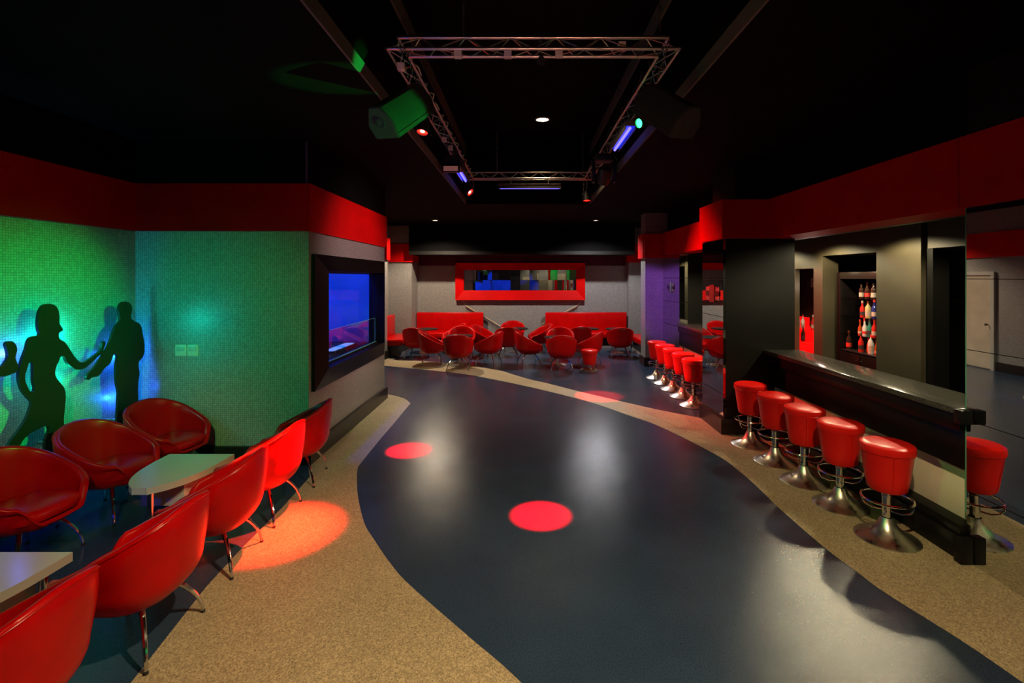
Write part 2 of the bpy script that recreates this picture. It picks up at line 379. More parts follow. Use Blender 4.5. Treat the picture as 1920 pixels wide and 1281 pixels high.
# back wall of the bar with its two openings and the recess
TX = 4.7
struct('wall_bar_back', (TX, TX+.08), (8.55, 12.0), (0, 3.0), M_TAUPE)
struct('wall_bar_back.001', (TX, TX+.25), (7.76, 8.0), (0, 3.0), M_TAUPE)
struct('wall_bar_back.002', (TX, TX+.25), (5.83, 6.57), (0, 3.0), M_TAUPE)
struct('wall_bar_back.003', (TX, 5.5), (8.0, 8.55), (2.2, 3.0), M_TAUPE)
struct('wall_bar_back.004', (TX, 5.5), (6.57, 7.76), (2.39, 3.0), M_TAUPE)
struct('wall_bar_back.005', (TX, 5.5), (3.0, 5.73), (2.39, 3.0), M_TAUPE)
struct('wall_bar_back.006', (TX+.06, TX+.25), (5.73, 5.83), (0, 3.0), M_BLACKW)  # shade of the pier's unlit end face, put into a black strip
struct('wall_bar_deep', (6.2, 6.35), (2.8, 12.0), (0, 3.0), M_BLACKW)
struct('wall_bar_deep.001', (TX+.25, 6.2), (7.9, 8.0), (0, 3.0), M_BLACKW)
struct('wall_bar_deep.002', (5.6, 6.2), (8.0, 11.3), (0, 3.0), M_TAUPE)
struct('wall_bar_end', (3.36, 6.2), (2.8, 2.95), (0, 3.0), M_BLACKW)
struct('wall_bar_end.001', (3.36, 6.2), (11.36, 11.5), (0, 3.0), M_BLACKW)
struct('ceiling_bar', (3.56, 6.35), (2.8, 12.0), (2.78, 2.9), M_CEIL)
# behind the camera (seen only in mirrors)
struct('wall_front', (-4.45, 3.6), (-5.15, -5.0), (0, 3.55), M_GRAY)
d_ = struct('door_2', (.3, 1.2), (-5.0, -4.95), (0, 2.2), M_DOOR); struct('door_3', (1.25, 2.15), (-5.0, -4.95), (0, 2.2), M_DOOR)
struct('wall_alcove', (-3.7, -1.5), (-4.98, -4.9), (0, 2.6), M_DJW)
struct('trim_21', (2.3, 2.6), (-5.0, -4.9), (0, 2.6), M_FASC)
lamp('blue_lamp', 'SPOT', (-2.9, -2.2, 3.3), 500, BLUE, (-3.0, -4.9, 1.7), .05, 26, .2)
lamp('blue_lamp', 'SPOT', (-.6, -2.6, 3.3), 300, BLUE, (-.5, -4.9, 1.8), .05, 22, .2)
lamp('green_lamp', 'SPOT', (2.8, -3.0, 3.3), 260, GREEN, (3.0, -4.9, 1.8), .05, 30, .3)
lamp('downlight_lamp', 'SPOT', (1.3, -3.4, 3.4), 130, (1, .85, .6), (1.3, -4.9, 1.4), .05, 90, .6)
# ------------------------------------------------------------------ ceiling
CZ = 3.55
ce = struct('ceiling', (-4.45, -1.22), (-5.1, 15.15), (CZ, 4.9), M_CEIL)
struct('ceiling.001', (1.32, 6.35), (-5.1, 15.15), (CZ, 4.9), M_CEIL)
struct('ceiling.002', (-1.22, 1.32), (10.0, 15.15), (CZ, 4.9), M_CEIL)
struct('ceiling.003', (-1.22, 1.32), (-5.1, -1.0), (CZ, 4.9), M_CEIL)
struct('ceiling_bay', (-1.22, 1.32), (-1, 10), (4.73, 4.9), M_CEIL)
struct('trim_1', (-1.22, -1.205), (-1, 10), (CZ, CZ+.11), M_LIP)
struct('trim_2', (1.305, 1.32), (-1, 10), (CZ, CZ+.11), M_LIP)
struct('trim_3', (1.30, 1.32), (-1, 10), (4.55, 4.73), M_LIP)
struct('trim_4', (-1.22, -1.20), (-1, 10), (4.55, 4.73), M_LIP)
struct('beam_rear', (-3.3, 3.1), (13.9, 15.0), (2.70, 2.80), M_BLACKW)
struct('beam_rear.001', (-3.3, 3.1), (13.9, 14.0), (2.80, CZ), M_CEIL)
# ------------------------------------------------------------------ red fascias
RZ = (2.56, 3.08)
def fascia(n, x, y, z=RZ): struct('trim_%d' % n, x, y, z, M_FASC2 if n == 12 else M_FASC)
fascia(5, (-4.29, -4.255), (-5, 5.365))
fascia(6, (-4.255, -2.355), (5.365, 5.40))
fascia(7, (-2.385, -2.355), (5.40, 8.34), RZ)
fascia(8, (-3.95, -3.90), (8.34, 12.27), (2.5, 3.05))
fascia(9, (-3.95, -3.46), (12.25, 12.56), (2.5, 3.05))
fascia(10, (-3.95, -3.25), (14.14, 14.2), (2.5, 3.02))
fascia(11, (-3.29, -3.25), (14.2, 15.0), (2.5, 3.02))
fascia(12, (-3.25, 3.06), (14.96, 15.0), (2.41, 2.7))
fascia(13, (3.06, 3.55), (14.66, 14.72), (2.5, 3.05))
fascia(14, (3.06, 3.10), (14.72, 15.0), (2.5, 3.05))
fascia(15, (2.74, 3.55), (11.30, 11.36), (2.5, 3.06))
fascia(16, (2.72, 2.78), (11.36, 11.85), (2.5, 3.06))
fascia(17, (3.16, 3.56), (7.24, 11.30), (2.555, 3.07))
fascia(18, (2.57, 3.56), (6.40, 7.24), (2.56, 3.07))
fascia(19, (3.16, 3.56), (3.58, 6.40), (2.555, 3.07))
fascia(20, (3.16, 3.56), (-5, 3.574), (2.555, 3.07))
struct('wall_above_bar', (2.75, 3.56), (6.42, 7.2), (3.07, CZ), M_BLACKW)
struct('wall_above_bar.001', (3.3, 3.56), (-5, 6.42), (3.07, CZ), M_CEIL)
struct('wall_above_bar.002', (3.3, 3.56), (7.2, 11.4), (3.07, CZ), M_CEIL)
struct('wall_above_booth', (-4.29, -2.42), (5.38, 5.4), (3.08, CZ), M_CEIL)
struct('wall_above_booth.001', (-2.385, -2.37), (5.38, 8.3), (3.08, CZ), M_CEIL)
struct('wall_above_left', (-4.29, -4.27), (-5, 5.38), (3.08, CZ), M_CEIL)
# ------------------------------------------------------------------ mirrors
T = .51
for r in range(5):
    for c in range(6):
        y1 = 3.55-c*T
        box('mirror_panel', (3.190, 3.2045), (y1-T+.002, y1-.002), (r*T+.0025, (r+1)*T-.0025), M_MIRROR, wr)
box('mirror_edge', (3.188, 3.2045), (3.5505, 3.5555), (0.35, 2.55), M_GEDGE, wr)
zb = [.2, .51, 1.02, 1.53, 2.04, 2.55]
for a, b in zip(zb, zb[1:]):
    box('mirror_panel', (2.598, 2.629), (6.443, 7.198), (a+.0035, b-.0035), M_MIRROR, pw)
for a, b in zip([0]+zb[1:], zb[1:]):
    for y0, y1 in ((10.15, 10.75), (10.753, 11.36)):
        box('mirror_panel', (3.188, 3.199), (y0, y1), (a+.005, b-.005), M_MIRROR, wf)
    box('mirror_panel', (3.188, 3.359), (10.146, 10.158), (a+.005, b-.005), M_MIRROR, wf)
# ------------------------------------------------------------------ doors
fr = struct('door_1', (-3.95, -3.93), (10.85, 11.70), (0.02, 2.1), M_DOOR)
bm = bmesh.new(); bm_box(bm, (-3.95, -3.90), (10.77, 10.85), (0, 2.18)); bm_box(bm, (-3.95, -3.90), (11.70, 11.78), (0, 2.18)); bm_box(bm, (-3.95, -3.90), (10.85, 11.70), (2.1, 2.18))
from_bm('door_frame', bm, M_WHITE, fr)
lathe('door_knob', [(0, 0), (.012, .005), (.012, .03), (.028, .045), (.028, .065), (.0, .075)], M_PLB, fr, 16, mtx=Matrix.Translation((-3.93, 10.93, 1.0)) @ Matrix.Rotation(PI/2, 4, 'Y'))
# window of the booth: frame raised towards its inner edge
wn = bpy.data.objects.new('window_1', None); col.objects.link(wn); wn.location = (-2.385, 6.8, .777); wn['kind'] = 'structure'
def frame_side(name, quad_o, quad_i, m, parent, f, world=True):
    # f maps (s, h, depth) to world; outer edge depth do, inner edge depth di; back at 0
    bm = bmesh.new()
    pts = []
    for (s, h), d in ((quad_o[0], .04), (quad_o[1], .04), (quad_i[1], .11), (quad_i[0], .11)): pts.append(bm.verts.new(f(s, h, d)))
    bk = []
    for (s, h) in (quad_o[0], quad_o[1], quad_i[1], quad_i[0]): bk.append(bm.verts.new(f(s, h, 0)))
    bm.faces.new(pts); bm.faces.new(bk[::-1])
    for i in range(4): bm.faces.new((pts[i], pts[(i+1) % 4], bk[(i+1) % 4], bk[i]))
    return from_bm(name, bm, m, parent, world)
O = [(5.466, .777), (8.14, .777), (8.14, 2.314), (5.466, 2.314)]; I = [(5.68, 1.0), (7.93, 1.0), (7.93, 2.12), (5.68, 2.12)]
for i in range(4):
    j = (i+1) % 4
    frame_side('frame_rail', (O[i], O[j]), (I[i], I[j]), M_FRAME, wn, lambda s, h, d: (-2.384+d, s, h))
bm = bmesh.new()
for y, z in (((5.68, 7.93), (1.0, 1.02)), ((5.68, 7.93), (2.10, 2.12)), ((5.68, 5.70), (1.02, 2.10)), ((7.91, 7.93), (1.02, 2.10))): bm_box(bm, (-2.52, -2.384), y, z)
from_bm('window_jamb', bm, M_FRAME, wn, True)
box('glass_pane', (-2.486, -2.480), (5.70, 7.91), (1.02, 2.10), M_GLASS, wn, world=True)
o = box('glass_screen', (-2.415, -2.405), (5.705, 7.86), (1.021, 1.40), glass('reflective_glass', .4), wn, world=True)
box('glass_edge', (-2.4155, -2.4045), (5.705, 7.86), (1.40, 1.404), M_GEDGE, wn, world=True)
box('glass_edge', (-2.4155, -2.4045), (7.86, 7.864), (1.021, 1.404), M_GEDGE, wn, world=True)
box('glass_edge', (-2.425, -2.395), (5.705, 7.86), (1.02, 1.026), M_GEDGE, wn, world=True)
# booth interior
struct('ceiling_booth', (-3.95, -2.52), (5.55, 8.16), (2.7, 2.8), M_DJW)
struct('wall_booth_fin', (-3.95, -3.5), (7.45, 7.55), (0, 2.7), M_DJW)
lamp('booth_lamp', 'AREA', (-2.75, 6.0, 2.62), 110, BLUE, (-3.8, 7.0, 1.2), .25)
lamp('booth_lamp', 'SPOT', (-2.7, 7.9, 2.5), 520, BLUE, (-3.9, 6.6, 1.4), .03, 62, .15)
dk = thing('booth_desk', 'black desk behind the blue-lit booth window', 'desk', (-3.0, 6.8, 0))
box('desktop', (-.46, .44), (-1.2, 1.1), (.98, 1.02), M_PLB, dk, .005)
for yy in (-1.15, .95): box('side_panel', (-.44, .40), (yy, yy+.05), (0, .98), M_PLB, dk)
def deck(y, lab, n):
    t = thing('music_controller', lab, 'mixer', (-2.78, y, 1.02), 0, None)
    box('body', (-.15, .15), (-.19, .19), (0, .05), M_PLB, t, .006)
    for k in range(n):
        box('slider', (-.10+.03*(k % 6), -.09+.03*(k % 6)), (-.15+.1*(k//6), -.08+.1*(k//6)), (.05, .062), M_SCREENW, t)
    box('screen', (.02, .13), (.08, .17), (.051, .056), M_SCREEN, t)
    for s in (0, 1): lathe('jog_wheel', [(0, .05), (.05, .05), (.05, .065), (.035, .07), (0, .07)], M_CHROME, t, 20, (-.03+.0, -.02+s*.11-.05, 0))
deck(6.05, 'blue-lit mixing deck nearest the left edge of the booth window', 18)
t = thing('light_strip_console', 'long narrow console with glowing white and cyan keys in the booth window', 'mixer', (-2.62, 6.95, 1.02))
box('body', (-.09, .09), (-.42, .42), (0, .045), M_PLB, t, .005)
for k in range(14): box('key', (-.06, .06), (-.40+k*.057, -.40+k*.057+.045), (.045, .055), M_SCREEN if k in (6, 7) else M_SCREENW, t)
t = thing('booth_monitor', 'small pale monitor standing on the booth desk', 'monitor', (-3.0, 6.15, 1.02))
box('stand', (-.03, .03), (-.05, .05), (0, .12), M_PLB, t); box('screen_panel', (-.02, .02), (-.17, .17), (.12, .34), M_DJW, t, .005)
box('display', (.0205, .023), (-.15, .15), (.14, .32), M_SCREENW, t)
t = thing('booth_mixer', 'dark knobbed mixer in the middle of the booth desk', 'mixer', (-2.85, 6.48, 1.02))
box('body', (-.16, .16), (-.17, .17), (0, .09), M_PLB, t, .008)
for k in range(8): lathe('knob', [(.012, .09), (.012, .11), (0, .112)], M_CHROME, t, 10, (-.1+.06*(k % 4), -.08+.14*(k//4), 0))

# red framed mosaic mirror on the rear wall
wm = thing('wall_mirror', 'long red framed mirror of small square tiles on the grey back wall', 'mirror', (-.155, 15.0, 1.365))
O = [(-2.12, 1.365), (1.81, 1.365), (1.81, 2.49), (-2.12, 2.49)]; I = [(-1.87, 1.66), (1.55, 1.66), (1.55, 2.28), (-1.87, 2.28)]
bk = box('backing', (-1.90, 1.58), (14.97, 14.999), (1.62, 2.32), M_PLB, wm, world=True)
for i in range(4):
    j = (i+1) % 4
    bm = bmesh.new(); v = [bm.verts.new(p) for p in ((O[i][0], 14.84, O[i][1]), (O[j][0], 14.84, O[j][1]), (I[j][0], 14.90, I[j][1]), (I[i][0], 14.90, I[i][1]))]
    u = [bm.verts.new((p[0], 14.999, p[1])) for p in (O[i], O[j], I[j], I[i])]
    bm.faces.new(v); bm.faces.new(u[::-1])
    for k in range(4): bm.faces.new((v[k], v[(k+1) % 4], u[(k+1) % 4], u[k]))
    from_bm('frame_rail', bm, M_FASC, wm, True)
tx = 3.42/12
for r in range(2):
    for c in range(12):
        cx = -1.87+tx*(c+.5); cz = 1.66+.31*(r+.5)
        mt = Matrix.Translation((cx, 14.955, cz)) @ Matrix.Rotation(R.uniform(-.035, .035), 4, 'Z') @ Matrix.Rotation(R.uniform(-.02, .02), 4, 'X')
        box('mirror_tile', (-tx/2+.002, tx/2-.002), (-.004, .004), (-.153, .153), M_MIRROR, wm, world=True, mtx=mt)
# wall rails running down from the mirror
def rail(a, b, lab, hook):
    t = thing('handrail', lab, 'handrail', (a[0], 14.95, b[1]), 0, None)
    tube('rail', [(a[0], 14.93, a[1]), (b[0], 14.93, b[1])], .022, M_WOOD, t, 10, world=True)
    tube('bracket', [(hook[0], 14.95, hook[1]), (a[0], 14.94, a[1])], .008, M_STEEL, t, 6, world=True)
    for f in (.2, .8):
        x = a[0]+(b[0]-a[0])*f; z = a[1]+(b[1]-a[1])*f
        tube('wall_fixing', [(x, 14.93, z), (x, 15.0, z)], .01, M_STEEL, t, 6, world=True)
rail((-1.82, 1.19), (-.76, .56), 'thin pale wooden rail slanting down to the right behind the left sofa', (-1.90, 1.33))
rail((1.58, 1.19), (.50, .62), 'thin pale wooden rail slanting down to the left behind the right sofa', (1.70, 1.33))

# ------------------------------------------------------------------ mosaic-wall switch plates, emblems
def switch(loc, rz, lab, s=1.0, mm=M_PLW):
    t = thing('wall_switch', lab, 'switch', loc, rz)
    for k in (-1, 1):
        box('plate', (-.062*s+k*.066*s, .062*s+k*.066*s), (-.012, 0), (-.062*s, .062*s), mm, t, .006*s)
        q = box('rocker', (-.042*s+k*.066*s, .042*s+k*.066*s), (-.019, -.012), (-.01*s, .042*s), M_WHITE, t, .003)
    return t
switch((-3.72, 5.4, 1.25), 0, 'double ivory switch plate on the green mosaic wall')
switch((4.62, 11.36, 1.45), 0, 'cream double switch on the black wall behind the far bar', 1.4)
def emblem(loc, rz, lab):
    t = thing('mirror_emblem', lab, 'emblem', loc, rz, None)
    box('cross_bar', (-.24, .24), (-.012, 0), (-.032, .032), M_PLB, t, .003)
    box('cross_post', (-.085, .085), (-.016, 0), (-.12, .12), M_LIP, t, .003)
    for sx in (-1, 1):
        for sz in (-1, 1): box('corner_square', (sx*.17-.065, sx*.17+.065), (-.010, 0), (sz*.064-.028, sz*.064+.028), M_STEEL, t, .003)
emblem((3.188, 10.75, 1.83), -PI/2, 'small dark cross emblem with chrome squares on the violet mirror')
emblem((2.598, 6.80, 1.83), -PI/2, 'dark cross emblem with chrome squares on the black pillar mirror')

# ------------------------------------------------------------------ bar counters
def counter(y0, y1, name, lab):
    t = thing(name, lab, 'bar counter', (3.3, (y0+y1)/2, 0))
    def b(n, x, z, m, bev=.004, yy=(y0, y1)): return box(n, x, yy, z, m, t, bev, world=True)
    b('worktop', (3.13, 3.60), (1.055, 1.10), M_GRAN)
    b('apron', (3.15, 3.20), (.93, 1.055), M_GLOSS)
    b('upper_panel', (3.19, 3.25), (.65, .93), M_GLOSS)
    b('lower_panel', (3.27, 3.31), (.25, .65), M_CREAM)
    b('foot_ledge', (3.15, 3.30), (.18, .25), M_GLOSS)
    b('plinth', (3.135, 3.20), (.003, .18), M_GLOSS)
    b('back_panel', (3.50, 3.56), (.01, 1.055), M_PLB)
    return t
t = counter(3.556, 6.438, 'bar_counter', 'long bar counter with black speckled stone top and cream lower panel')
box('end_block', (3.10, 3.187), (3.49, 3.553), (.003, .19), M_GLOSS, t, .004, world=True)
box('end_block', (3.10, 3.187), (3.49, 3.553), (1.0, 1.10), M_GLOSS, t, .004, world=True)
counter(7.202, 10.14, 'bar_counter', 'far bar counter beyond the mirrored pillar beside the five distant stools')
# ------------------------------------------------------------------ back bar cabinet and bottles
cb = thing('bottle_cabinet', 'tall dark wooden open cabinet with shelves of spirits behind the bar', 'cabinet', (5.1, 7.05, 0))
def cp(n, x, y, z, m=M_FRAME, bev=.004): return box(n, x, y, z, m, cb, bev, world=True)
cp('side_panel', (4.86, 5.25), (6.58, 6.66), (0, 2.13)); cp('side_panel', (4.86, 5.25), (7.58, 7.66), (0, 2.13))
cp('top_panel', (4.86, 5.25), (6.66, 7.58), (2.03, 2.13), M_BASE); cp('back_panel', (5.22, 5.25), (6.66, 7.58), (.9, 2.03))
for z in (.95, 1.19, 1.46, 1.735): cp('shelf', (4.88, 5.21), (6.66, 7.58), (z-.014, z), M_PLB if z < 1 else M_GLASS, 0)
d1 = cp('cabinet_door', (4.855, 4.885), (6.67, 7.11), (.08, .92)); d2 = cp('cabinet_door', (4.855, 4.885), (7.13, 7.57), (.08, .92))
for d, y in ((d1, 7.07), (d2, 7.17)):
    lathe('knob', [(.004, 0), (.012, .012), (.012, .02), (0, .024)], M_CHROME, d, 12, mtx=Matrix.Translation((4.853, y, .84)-Vector((0,0,0)) if 0 else Vector((4.855, y, .84))-Vector(cb.location)) @ Matrix.Rotation(-PI/2, 4, 'Y'))
lamp('cabinet_lamp', 'POINT', (4.98, 6.72, 1.98), .8, (1, .7, .5), None, .03)
lamp('cabinet_lamp', 'POINT', (4.75, 6.3, 1.3), 1.6, (1, .85, .7), None, .05)
BK = {}
def bottle(loc, h, mg, mc, ml, lab, shape=0):
    s = h/.28
    key = (shape, mg.name, mc.name, ml.name)
    t = thing('bottle', lab, 'bottle', loc, R.uniform(0, .6), 'spirit bottles behind the bar')
    t.scale = (s, s, s)
    if key not in BK:
        rb = (.036, .040, .033)[shape]; sh = (.15, .17, .13)[shape]
        b = lathe('bottle_body', [(0, .002), (rb*.9, 0), (rb, .008), (rb, sh), (rb*.8, sh+.02), (.014, sh+.055), (.013, .245), (.0, .246)], mg, t, 20)
        c = lathe('bottle_cap', [(.0155, .24), (.0155, .278), (.0, .28)], mc, t, 14)
        l = lathe('bottle_label', [(rb+.0008, .04), (rb+.0008, sh-.05)], ml, t, 20, cap=False)
        BK[key] = (b, c, l)
    else:
        for x in BK[key]:
            c = x.copy(); col.objects.link(c); c.parent = t
    return t
# cabinet shelves: positions measured along the cabinet depth direction
rows = [
 (1.735, [(7.24, .22, M_BOTD, M_LBLB, M_LBLW, 'squat dark bottle with a cream label at the left of the top shelf', 1),
          (7.12, .25, M_BOTD, M_LBLB, M_LBLR, 'dark bottle with a red label in the middle of the top shelf', 0),
          (6.99, .23, M_BOTD, M_LBLB, M_LBLW, 'dark bottle with a large white label at the right of the top shelf', 1)]),
 (1.46, [(7.22, .25, M_BOTR, M_LBLW, M_LBLB, 'red liqueur bottle with a dark band at the left of the second shelf', 0),
         (7.10, .25, M_BOTY, M_GOLD, M_LBLW, 'straw coloured bottle in the middle of the second shelf', 1),
         (6.97, .28, M_BOTB, M_LBLR, M_LBLW, 'dark blue bottle with a red cap at the right of the second shelf', 0)]),
 (1.19, [(7.27, .24, M_BOTA, M_LBLR, M_LBLW, 'amber bottle with a red cap leftmost on the third shelf', 2),
         (7.17, .27, M_BOTW, M_LBLR, M_LBLR, 'clear bottle with a pink-red label on the third shelf', 2),
         (7.07, .26, M_BOTG, M_LBLB, M_LBLB, 'teal green bottle in the row on the third shelf', 0),
         (6.97, .27, M_BOTR, M_LBLR, M_LBLW, 'red capped bottle with a white label rightmost on the third shelf', 0)]),
 (.95, [(7.52, .29, M_BOTD, M_GOLD, M_LBLR, 'gold topped bottle with a red band alone at the left of the bottom shelf', 0),
        (7.25, .28, M_BOTR, M_LBLB, M_LBLB, 'dark labelled red bottle in the middle of the bottom shelf', 0),
        (7.19, .22, M_BOTA, M_LBLR, M_LBLR, 'small amber bottle behind the dark labelled red one on the bottom shelf', 2),
        (7.04, .28, M_BOTW, M_LBLR, M_LBLW, 'square shouldered clear bottle with a red cap on the bottom shelf', 1),
        (6.93, .22, M_BOTA, M_GOLD, M_LBLW, 'yellow amber bottle at the right end of the bottom shelf', 2)]),
]
for z, bs in rows:
    for k, (y, h, mg, mc, ml, lab, shp) in enumerate(bs):
        bottle((4.96+(.07 if 'behind' in lab else 0), y, z), h, mg, mc, ml, lab, shp)
# glowing red bottle display
rd = thing('red_bottle_display', 'stepped glowing red acrylic bottle display in the alcove behind the bar', 'display stand', (5.05, 8.27, 0))
def rp(x, y, z): box('step', x, y, z, M_GLOWRED, rd, .004, world=True)
rp((4.79, 4.93), (8.02, 9.5), (0, .93)); rp((4.93, 5.10), (8.02, 9.5), (0, 1.13)); rp((5.10, 5.3), (8.02, 9.5), (0, 1.14))
box('back_glow_panel', (5.30, 5.33), (9.2, 9.7), (1.0, 1.30), M_GLOWRED, rd, .004, world=True)
bottle((5.01, 9.02, 1.13), .27, M_BOTW, M_LBLW, M_LBLW, 'clear bottle at the left on the glowing red step', 0)
bottle((5.01, 8.86, 1.13), .25, M_BOTW, M_LBLR, M_LBLW, 'clear bottle with a red cap second from the left on the red display', 0)
bottle((5.02, 8.56, 1.13), .27, M_BOTR, M_LBLW, M_LBLW, 'pinkish bottle at the right on the glowing red step', 0)
bottle((4.87, 8.60, .93), .27, M_BOTD, M_GOLD, M_LBLB, 'dark bottle with a gold cap in front on the lower red step', 0)
lamp('display_lamp', 'POINT', (4.80, 8.30, 1.9), 4, (1, .75, .65), None, .04)
tg = thing('notice_card', 'small white card fixed to the alcove wall above the red display', 'card', (5.595, 9.55, 1.95))
box('sheet', (-.005, 0), (-.06, .06), (-.09, .09), M_LBLW, tg)

# ------------------------------------------------------------------ ceiling downlights
def downlight(loc, r, lab, m=M_LAMP):
    t = thing('ceiling_downlight', lab, 'ceiling light', loc, 0, 'warm ceiling downlights')
    lathe('trim_ring', [(r, 0), (r*1.35, 0), (r*1.38, -.012), (r*1.05, -.018), (r, -.01), (r, 0)], M_STEEL, t, 28, cap=False)
    lathe('lamp_disc', [(0, -.006), (r, -.006), (r, -.001), (0, -.001)], m, t, 28)
downlight((.29, 8.3, 4.73), .10, 'bright round downlight in the raised ceiling bay inside the truss')
downlight((-2.35, 12.8, CZ), .07, 'small round downlight over the left rear seating')
downlight((1.84, 12.8, CZ), .06, 'small round downlight over the right rear seating')

# ------------------------------------------------------------------ truss
XL, XR, YF, YR, HT = -1.10, 1.23, 3.90, 9.12, 3.87
d = .14; hh = d*.866
tr = thing('lighting_truss', 'rectangular aluminium lattice truss hanging from the black ceiling', 'truss', (.065, 6.5, HT))
def ring(off): return [(XL+off, YF+off), (XR-off, YF+off), (XR-off, YR-off), (XL+off, YR-off)]
for off, z in ((0, HT), (d, HT), (d/2, HT+hh)):
    rg = ring(off)
    for i in range(4):
        a, b = rg[i], rg[(i+1) % 4]
        tube('chord', [(*a, z), (*b, z)], .0145, M_ALU, tr, 10, world=True)
rg0, rg1, rgm = ring(0), ring(d), ring(d/2)
for i in range(4):
    a0, b0 = Vector((*rg0[i], HT)), Vector((*rg0[(i+1) % 4], HT)); a1, b1 = Vector((*rg1[i], HT)), Vector((*rg1[(i+1) % 4], HT))
    am, bm_ = Vector((*rgm[i], HT+hh)), Vector((*rgm[(i+1) % 4], HT+hh))
    L_ = (b0-a0).length; n = round(L_/.385)
    for (p, q), (r_, s) in (((a0, b0), (am, bm_)), ((a1, b1), (am, bm_)), ((a0, b0), (a1, b1))):
        for k in range(n):
            f0, f1, fm = k/n, (k+1)/n, (k+.5)/n
            for u, v in ((f0, fm), (f1, fm)):
                A = p.lerp(q, u); B = r_.lerp(s, v)
                tube('brace', [A, B], .0055, M_ALU, tr, 6, world=True)
for x, y in ((-.50, YF+d/2), (1.09, YF+d/2), (-.52, YR-d/2), (1.06, YR-d/2)):
    tube('hanging_rod', [(x, y, HT+hh), (x, y, 4.73)], .009, M_STEEL, tr, 6, world=True)
for x, y, z in ((-.54, YF+.04, HT-.005), (-.14, YF+.04, HT-.005), (.27, YF+.04, HT-.0), (.78, YF+d/2, HT+.07), (XL+.05, 4.15, HT-.02), (XL+.06, 6.3, HT-.03), (XL+.08, 6.7, HT-.03)):
    box('power_box', (x-.03, x+.03), (y-.03, y+.03), (z-.05, z+.01), M_PLW, tr, .004, world=True)
# hanging cables along the long truss sides
for side, X in ((0, XL+d), (1, XR-d)):
    pts = []
    for k in range(60):
        f = k/59; pts.append((X+.03*math.sin(k*1.7), YF+.1+f*(YR-YF-.3), HT+.03+.035*math.sin(k*2.3)))
    tube('truss_cable', pts, .006, M_RUB if side else M_PLW, tr, 5, world=True)

def chain(parent, a, b, n=16):
    bm = bmesh.new(); a = Vector(a); b = Vector(b)
    for k in range(n):
        c = a.lerp(b, (k+.5)/n); L = (b-a).length/n*.75
        dr = (b-a).normalized(); s = dr.cross(Vector((1, 0, 0)) if k % 2 else Vector((0, 1, 0))).normalized()
        bm_tube(bm, [c+dr*L*math.cos(t*PI/4)+s*.010*math.sin(t*PI/4) for t in range(8)], .0028, 4, True)
    return from_bm('chain', bm, M_CHROME, parent, True, True)

# speakers: faceted cabinet hung from the truss and tipped down
def speaker(sx, lab):
    cx = .065
    A = Vector((-1.03-cx, 3.50, 3.15)); B = Vector((-.83-cx, 4.04, 3.55))
    ax = (B-A).normalized()
    pts = SPK
    t = thing('hanging_speaker', lab, 'speaker', (cx+sx*(-1.0), 3.78, 3.2))
    bm = bmesh.new()
    a = [bm.verts.new((cx+sx*(p[0]-cx), p[1], p[2])) for p in pts]
    b = [bm.verts.new((cx+sx*(p[0]+ax.x*.62-cx), p[1]+ax.y*.62, p[2]+ax.z*.62)) for p in pts]
    bm.faces.new(a); bm.faces.new(b[::-1])
    for i in range(6): bm.faces.new((a[i], a[(i+1) % 6], b[(i+1) % 6], b[i]))
    bmesh.ops.bevel(bm, geom=bm.edges[:], offset=.008, segments=2, affect='EDGES')
    from_bm('cabinet', bm, M_CAB, t, True, True)
    c = sum((Vector(p) for p in pts), Vector())/6; c.x = cx+sx*(c.x-cx)
    axm = Vector((sx*ax.x, ax.y, ax.z)); q = axm.to_track_quat('Z', 'Y').to_matrix().to_4x4()
    lathe('handle_recess', [(.028, -.004), (.036, -.004), (.036, .004), (.028, .004)], M_PLB, t, 20, mtx=Matrix.Translation(c) @ q, world=True, cap=False)
    lathe('handle_cup', [(0, -.0025), (.028, -.0025), (.028, .01), (0, .01)], M_RUB, t, 20, mtx=Matrix.Translation(c) @ q, world=True)
    # lid seam along the lower right flank
    p3, p2 = Vector(pts[3]), Vector(pts[2]); m_ = p3.lerp(p2, .28); s0 = m_+ax*.01; s1 = m_+ax*.61
    out = (p3.lerp(p2, .5)-sum((Vector(p) for p in pts), Vector())/6).normalized()*.002
    f = lambda v: Vector((cx+sx*(v.x-cx), v.y, v.z))
    tube('seam', [f(s0+out), f(s1+out)], .003, M_RUB, t, 5, world=True)
    top = f((sum((Vector(p) for p in pts), Vector())/6)+ax*.5+Vector((0, 0, .1)))
    chain(t, top+Vector((sx*.05, 0, 0)), (cx+sx*(XL+d-cx), top.y-.02, HT)); chain(t, top, (cx+sx*(XL+d-cx-.02), top.y-.12, HT))
    return t
SPK = [(-1.109, 3.457, 3.247), (-1.021, 3.427, 3.244), (-0.931, 3.462, 3.152), (-0.904, 3.526, 3.052), (-1.092, 3.589, 3.06), (-1.136, 3.544, 3.144)]
speaker(1, 'black speaker cabinet lit green hanging at the left of the truss')
speaker(-1, 'unlit black speaker cabinet hanging at the right of the truss')

